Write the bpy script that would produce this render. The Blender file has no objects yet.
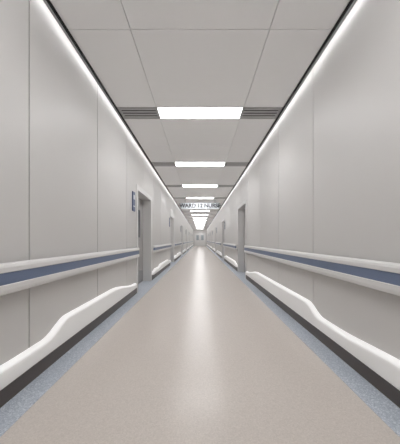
import bpy, math
from mathutils import Vector
W=1.25; CAMZ=1.04; CZ=2.915; Y0=-3.0; Y1=44.0; FP=246.0
sc=bpy.context.scene
sc.view_settings.view_transform='Standard'
sc.view_settings.look='None'
sc.view_settings.gamma=1.1

def lin(c): return tuple((v/255/12.92 if v/255<=0.04045 else ((v/255+0.055)/1.055)**2.4) for v in c)+(1,)
def mat(name,rgb,rough=.5,metal=0,emit=0,spec=.5,var=0):
    m=bpy.data.materials.new(name); m.use_nodes=True
    nt=m.node_tree; b=nt.nodes['Principled BSDF']
    b.inputs['Base Color'].default_value=lin(rgb); b.inputs['Roughness'].default_value=rough
    b.inputs['Metallic'].default_value=metal; b.inputs['Specular IOR Level'].default_value=spec
    if emit:
        b.inputs['Emission Color'].default_value=lin((254,253,253)); b.inputs['Emission Strength'].default_value=emit
    if var:
        tc=nt.nodes.new('ShaderNodeTexCoord'); n=nt.nodes.new('ShaderNodeTexNoise'); n.inputs['Scale'].default_value=1.3
        r=nt.nodes.new('ShaderNodeValToRGB'); a=lin([v-var for v in rgb]); c=lin([min(255,v+var) for v in rgb])
        r.color_ramp.elements[0].color=a; r.color_ramp.elements[1].color=c
        nt.links.new(tc.outputs['Object'],n.inputs['Vector']); nt.links.new(n.outputs['Fac'],r.inputs['Fac']); nt.links.new(r.outputs['Color'],b.inputs['Base Color'])
    return m
def speck(name,base,dark,light,rough,scale=160):
    m=mat(name,base,rough); nt=m.node_tree; b=nt.nodes['Principled BSDF']
    tc=nt.nodes.new('ShaderNodeTexCoord')
    v=nt.nodes.new('ShaderNodeTexVoronoi'); v.inputs['Scale'].default_value=scale
    r=nt.nodes.new('ShaderNodeValToRGB'); r.color_ramp.interpolation='CONSTANT'
    e=r.color_ramp.elements; e[0].position=0; e[0].color=lin(dark)
    e[1].position=.22; e[1].color=lin(base)
    x=e.new(.78); x.color=lin(light)
    s=nt.nodes.new('ShaderNodeSeparateColor')
    nt.links.new(tc.outputs['Object'],v.inputs['Vector']); nt.links.new(v.outputs['Color'],s.inputs['Color'])
    nt.links.new(s.outputs['Red'],r.inputs['Fac']); nt.links.new(r.outputs['Color'],b.inputs['Base Color'])
    return m
M_wall=mat('wall_panel_laminate',(204,202,200),.46,var=1)
M_gap=mat('joint_dark',(35,34,34),.8)
M_gapc=mat('ceiling_joint_grey',(95,95,95),.8)
M_ceil=mat('ceiling_tile_white',(253,253,253),.6)
M_black=mat('shadow_trim_black',(8,8,10),.6,spec=.2)
M_white=mat('bumper_white',(249,249,248),.35)
M_glow=mat('bumper_top_glow',(250,250,250),.4,emit=.25)  # bright upper edge of the bumper, put in as faint emission
M_rail=mat('rail_light_grey',(222,221,220),.38)
M_lid=mat('cove_lid_grey',(120,120,120),.7)
M_blue=mat('rail_slate_blue',(98,112,140),.4)
M_base=mat('baseboard_brown',(78,69,64),.4)
M_floor=speck('floor_terrazzo_vinyl',(203,194,186),(197,188,180),(209,200,192),.25)
M_strip=speck('floor_border_blue_grey',(182,190,201),(163,172,185),(208,214,222),.35,140)
M_light=mat('light_diffuser',(255,255,255),.5,emit=17)
M_led=mat('led_strip',(255,255,255),.5,emit=15)
M_frame=mat('door_frame_grey',(214,213,212),.4)
M_leaf=mat('door_leaf_warm_grey',(160,158,157),.45)
M_metal=mat('brushed_steel',(180,180,182),.3,1)
M_glass=mat('dark_glass',(70,78,86),.1)
M_glass2=mat('frosted_glass',(150,160,165),.3)
M_sign=mat('sign_blue',(74,88,122),.4)
M_signw=mat('sign_white',(215,220,226),.5)
M_text=mat('sign_text',(30,34,44),.5)
M_louver=mat('louver_grey',(190,190,190),.5)
M_vdark=mat('vent_dark',(25,25,27),.8)

class B:
    def __init__(s,name,mats): s.n=name; s.m=mats; s.v=[]; s.f=[]; s.i=[]
    def box(s,x0,x1,y0,y1,z0,z1,mi=0):
        x0,x1=min(x0,x1),max(x0,x1); k=len(s.v)
        s.v+=[(x0,y0,z0),(x1,y0,z0),(x1,y1,z0),(x0,y1,z0),(x0,y0,z1),(x1,y0,z1),(x1,y1,z1),(x0,y1,z1)]
        for q in [(0,3,2,1),(4,5,6,7),(0,1,5,4),(1,2,6,5),(2,3,7,6),(3,0,4,7)]:
            s.f.append(tuple(k+a for a in q)); s.i.append(mi)
    def prof(s,rings,mis,cap=0):
        k=len(s.v); n=len(rings[0])
        for r in rings: s.v+=r
        for a in range(len(rings)-1):
            for b in range(n):
                c=(b+1)%n
                s.f.append((k+a*n+b,k+a*n+c,k+(a+1)*n+c,k+(a+1)*n+b)); s.i.append(mis[b])
        s.f.append(tuple(k+b for b in range(n))); s.i.append(cap)
        e=k+(len(rings)-1)*n
        s.f.append(tuple(e+b for b in reversed(range(n)))); s.i.append(cap)
    def done(s,parent=None,bevel=0,smooth=False):
        me=bpy.data.meshes.new(s.n); me.from_pydata(s.v,[],s.f)
        for m in s.m: me.materials.append(m)
        me.polygons.foreach_set('material_index',s.i)
        if s.f:
            import bmesh
            bm=bmesh.new(); bm.from_mesh(me); bmesh.ops.recalc_face_normals(bm,faces=bm.faces); bm.to_mesh(me); bm.free()
        ob=bpy.data.objects.new(s.n,me); sc.collection.objects.link(ob)
        if bevel:
            md=ob.modifiers.new('bev','BEVEL'); md.width=bevel; md.segments=2; md.limit_method='ANGLE'
        if smooth:
            for p in me.polygons: p.use_smooth=True
            md=ob.modifiers.new('es','EDGE_SPLIT'); md.split_angle=math.radians(40)
        if parent: ob.parent=parent
        return ob
def empty(name):
    e=bpy.data.objects.new(name,None); sc.collection.objects.link(e); return e

# ---------- door layout ----------
doors={-1:[(4.88,6.27),(10.3,11.7),(16.2,17.6),(22.0,23.4),(28.0,29.4),(34.0,35.4),(39.5,40.9)],
        1:[(6.68,8.08),(12.6,14.0),(18.6,20.0),(24.6,26.0),(30.6,32.0),(36.6,38.0)]}
DH=2.09
# ---------- walls ----------
joint0={-1:1.80,1:2.72}
for s,nm in ((-1,'wall_left'),(1,'wall_right')):
    b=B(nm,[M_wall,M_gap])
    spans=[];p=Y0
    for d in doors[s]: spans.append((p,d[0])); p=d[1]
    spans.append((p,Y1))
    js=[joint0[s]+1.2*k for k in range(-4,36)]
    def panels(a,c,z0,z1):
        cuts=[a]+[j for j in js if a+.15<j<c-.15]+[c]
        for u,v in zip(cuts,cuts[1:]):
            g0=.006 if u!=a else 0; g1=.006 if v!=c else 0
            b.box(s*W,s*(W+.02),u+g0,v-g1,z0,z1,0)
        b.box(s*(W+.02),s*(W+.12),a,c,z0,z1,1)
    for a,c in spans: panels(a,c,0,CZ+.12)
    for d in doors[s]: panels(d[0],d[1],DH,CZ+.12)
    b.done()
b=B('wall_back',[M_wall]); b.box(-W-.12,W+.12,Y0-.1,Y0,0,CZ+.12); b.done()
b=B('wall_far',[M_wall]); b.box(-W-.12,W+.12,Y1,Y1+.1,0,CZ+.12); b.done()
# ---------- floor ----------
b=B('floor',[M_floor,M_strip,M_gap])
SW=.195
b.box(-(W-SW)+.002,(W-SW)-.002,Y0,Y1,-.05,0,0)
for s in (-1,1):
    b.box(s*(W-SW),s*(W+.4),Y0,Y1,-.05,0,1)
b.box(-W,W,Y0,Y1,-.07,-.051,2)
b.done()
# ---------- ceiling ----------
CE=1.186; CX=.62; g=.003
b=B('ceiling',[M_ceil,M_gapc,M_black])
L=[3.47+2.45*k for k in range(-2,17)]; LL=.34
rows=[]; prev=Y0
for i,l in enumerate(L):
    if prev<l-.01:
        mid=(prev+l)/2
        if abs(l-3.47)<.01: mid=2.19
        if l-prev>1.6: rows+=[(prev,mid),(mid,l)]
        else: rows.append((prev,l))
    prev=l+LL
if prev<Y1: rows.append((prev,Y1))
for r in rows:
    for x0,x1 in ((-CE,-CX),(-CX,CX),(CX,CE)):
        b.box(x0+g,x1-g,r[0]+g,r[1]-g,CZ,CZ+.02,0)
b.box(-W-.12,W+.12,Y0,Y1,CZ+.12,CZ+.16,1)
b.box(-CE,CE,Y0,Y1,CZ+.06,CZ+.07,1)
for s in (-1,1):
    b.box(s*(CE-.012),s*(CE+.012),Y0,Y1,CZ-.012,CZ+.12,2)
b.done()
# perimeter LED strips
for s in (-1,1):
    b=B('trim_1' if s<0 else 'trim_2',[M_led,M_lid])
    y=Y0
    while y<Y1-.01:
        b.box(s*(CE+.013),s*(CE+.029),y,min(y+1.2,Y1),CZ+.026,CZ+.030,0); y+=1.2
    b.box(s*(CE+.0125),s*(W),Y0,Y1,CZ+.031,CZ+.05,1)
    b.done()
# lights & vents
for l in L:
    b=B('ceiling_light_panel',[M_light,M_rail])
    b.box(-CX+.02,CX-.02,l+.018,l+LL-.018,CZ+.004,CZ+.02,0)
    for x0,x1,y0,y1 in ((-CX+g,CX-g,l+.003,l+.018),(-CX+g,CX-g,l+LL-.018,l+LL-.003),(-CX+g,-CX+.02,l+.018,l+LL-.018),(CX-.02,CX-g,l+.018,l+LL-.018)):
        b.box(x0,x1,y0,y1,CZ-.003,CZ+.03,1)
    b.done()
    for s in (-1,1):
        b=B('air_vent_grille',[M_louver,M_vdark])
        x0,x1=s*(CX+g),s*(CE-.013)
        b.box(x0,x1,l+.003,l+LL-.003,CZ+.035,CZ+.045,1)
        for a,c in ((l+.003,l+.018),(l+LL-.018,l+LL-.003)): b.box(x0,x1,a,c,CZ-.002,CZ+.035,0)
        b.box(x0,x0+s*.016,l+.003,l+LL-.003,CZ-.002,CZ+.035,0)
        b.box(x1-s*.016,x1,l+.003,l+LL-.003,CZ-.002,CZ+.035,0)
        n=4
        for k in range(n):
            yy=l+.02+(k+.5)*(LL-.04)/n
            b.box(x0,x1,yy-.019,yy+.019,CZ-.002,CZ+.006,0)
        b.done()

# ---------- baseboards, rails, bumpers ----------
def wallruns(s):
    out=[];p=Y0
    for d in doors[s]: out.append((p,d[0]-.06)); p=d[1]+.06
    out.append((p,Y1)); return out
def ss(t): t=max(0,min(1,t)); return t*t*(3-2*t)
for s,nm in ((-1,'baseboard_left'),(1,'baseboard_right')):
    b=B(nm,[M_base])
    for a,c in wallruns(s): b.box(s*(W-.015),s*W,a,c,0,.135)
    b.done()
    DS=2.5 if s<0 else 3.75
    for a,c in wallruns(s):
        a2,c2=a+.06,c-.03
        r=B('wall_handrail',[M_rail,M_blue,M_metal])
        T=.08
        P=[(.028,.705),(.06,.705),(.074,.715),(T,.735),(T,.765),(T-.006,.769),(T-.006,.841),(T,.845),(T,.872),(.074,.888),(.06,.897),(.028,.897)]
        mi=[0,0,0,0,0,1,0,0,0,0,0,0]
        rings=[]
        for y,sc_ in ((a2,.35),(a2+.012,.75),(a2+.035,1),(c2-.035,1),(c2-.012,.75),(c2,.35)):
            rings.append([(s*(W-(.02+(d-.02)*sc_)),y,z) for d,z in P])
        r.prof(rings,mi)
        y=a2+.2
        while y<c2-.1:
            r.box(s*(W-.03),s*W,y-.03,y+.03,.76,.85,2); y+=1.2
        for y in (a2+.03,c2-.07): r.box(s*(W-.03),s*W,y,y+.04,.74,.86,0)
        r.done()
        w=B('wavy_wall_bumper',[M_white,M_glow])
        rings=[]; n=max(10,int((c-a)/.04))
        e0,e1=a+.05,c-.05
        for k in range(n+1):
            y=e0+(e1-e0)*k/n
            dd=e1-y
            top=.22+.13*ss((dd-.15)/1.2)
            top-=.10*ss((dd-DS)/.34)
            top+=.04*ss((dd-DS-.6)/.8)
            if e0>0: top=min(top,.22+.08*ss((y-e0)/.6)+.0)
            endf=min(1,math.sqrt(max(0,min((y-e0),(e1-y)))/.06+.02))
            h=.135+(top-.135)*max(.25,endf)
            t=.055*max(.3,endf)
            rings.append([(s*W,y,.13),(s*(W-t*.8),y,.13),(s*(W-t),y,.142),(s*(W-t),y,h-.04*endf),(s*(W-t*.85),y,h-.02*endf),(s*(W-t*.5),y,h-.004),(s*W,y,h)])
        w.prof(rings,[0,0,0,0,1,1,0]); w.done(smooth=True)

# ---------- doors ----------
k=0
for s in (-1,1):
    for a,c in doors[s]:
        k+=1
        e=empty('door_%d'%k)
        f=B('door_frame',[M_frame]); D=.24
        t=.05
        f.box(s*(W-.012),s*(W+D),a-t+.05,a+t,0,DH); f.box(s*(W-.012),s*(W+D),c-t,c,0,DH)
        f.box(s*(W-.012),s*(W+D),a+t,c-t,DH-t,DH)
        f.box(s*(W-.012),s*W,a-.05,a,0,DH+.05); f.box(s*(W-.012),s*W,c,c+.05,0,DH+.05); f.box(s*(W-.012),s*W,a,c,DH,DH+.05)
        f.box(s*(W+D),s*(W+D+.05),a,c,0,DH)
        f.done(e,.004)
        l=B('door_leaf',[M_leaf,M_glass,M_metal])
        l.box(s*(W+D-.045),s*(W+D),a+t+.004,c-t-.004,.006,DH-t-.004,0)
        m=(a+c)/2
        l.box(s*(W+D-.05),s*(W+D-.045),m+.15,m+.35,1.1,1.75,1)
        l.box(s*(W+D-.055),s*(W+D-.045),a+t+.03,c-t-.03,.05,.3,2)
        l.done(e,.003)
        h=B('door_handle',[M_metal])
        h.box(s*(W+D-.06),s*(W+D-.045),a+.12,a+.17,.95,1.1); h.box(s*(W+D-.1),s*(W+D-.06),a+.135,a+.155,1.02,1.04)
        h.box(s*(W+D-.1),s*(W+D-.085),a+.135,a+.26,1.02,1.04)
        h.done(e,.003)
        if s>0 and k==8: continue
        g_=B('door_number_sign',[M_sign,M_signw])
        g_.box(s*(W-.02),s*W,a-.36,a-.2,1.58,1.94,0)
        g_.box(s*(W-.022),s*(W-.02),a-.32,a-.24,1.80,1.88,1)
        g_.box(s*(W-.022),s*(W-.02),a-.33,a-.23,1.66,1.68,1)
        g_.done(None,.003)

# end double door
e=empty('door_%d'%(k+1))
f=B('door_frame',[M_frame,M_metal]);
f.box(-1.0,-.92,Y1-.06,Y1,0,2.2); f.box(.92,1.0,Y1-.06,Y1,0,2.2); f.box(-1,1,Y1-.06,Y1,2.2,2.28)
f.done(e,.004)
for s in (-1,1):
    l=B('door_leaf',[M_rail,M_glass2,M_metal])
    l.box(s*.005,s*.915,Y1-.045,Y1-.005,.01,2.19,0)
    l.box(s*.2,s*.65,Y1-.05,Y1-.045,1.0,1.9,1)
    l.box(s*.06,s*.09,Y1-.09,Y1-.06,.85,1.3,2); l.box(s*.06,s*.09,Y1-.06,Y1-.045,.87,.9,2); l.box(s*.06,s*.09,Y1-.06,Y1-.045,1.25,1.28,2)
    l.done(e)

# hanging sign
SY=11.5
e=empty('hanging_direction_sign')
b=B('sign_board',[M_signw,M_metal])
b.box(-.9,.9,SY,SY+.05,2.50,2.78,0)
for x in (-.7,.7): b.box(x-.01,x+.01,SY+.015,SY+.035,2.78,CZ,1)
b.done(e)
cu=bpy.data.curves.new('sign_text','FONT'); cu.body='WARD 12 NURSE'; cu.size=.25; cu.align_x='CENTER'; cu.align_y='CENTER'; cu.extrude=.002; cu.offset=.008
t=bpy.data.objects.new('sign_text',cu); sc.collection.objects.link(t); t.location=(0,SY-.004,2.64); t.rotation_euler=(math.pi/2,0,0); cu.materials.append(M_text); t.parent=e

w=bpy.data.worlds.new('world'); sc.world=w; w.use_nodes=True
w.node_tree.nodes['Background'].inputs[0].default_value=(.5,.5,.5,1); w.node_tree.nodes['Background'].inputs[1].default_value=.1
c=bpy.data.cameras.new('cam'); co=bpy.data.objects.new('camera',c); sc.collection.objects.link(co)
c.sensor_fit='HORIZONTAL'; c.sensor_width=36; c.lens=36*FP/400; c.shift_y=18/400; c.clip_start=.02
co.location=(0,0,CAMZ); co.rotation_euler=(math.pi/2,0,0); sc.camera=co
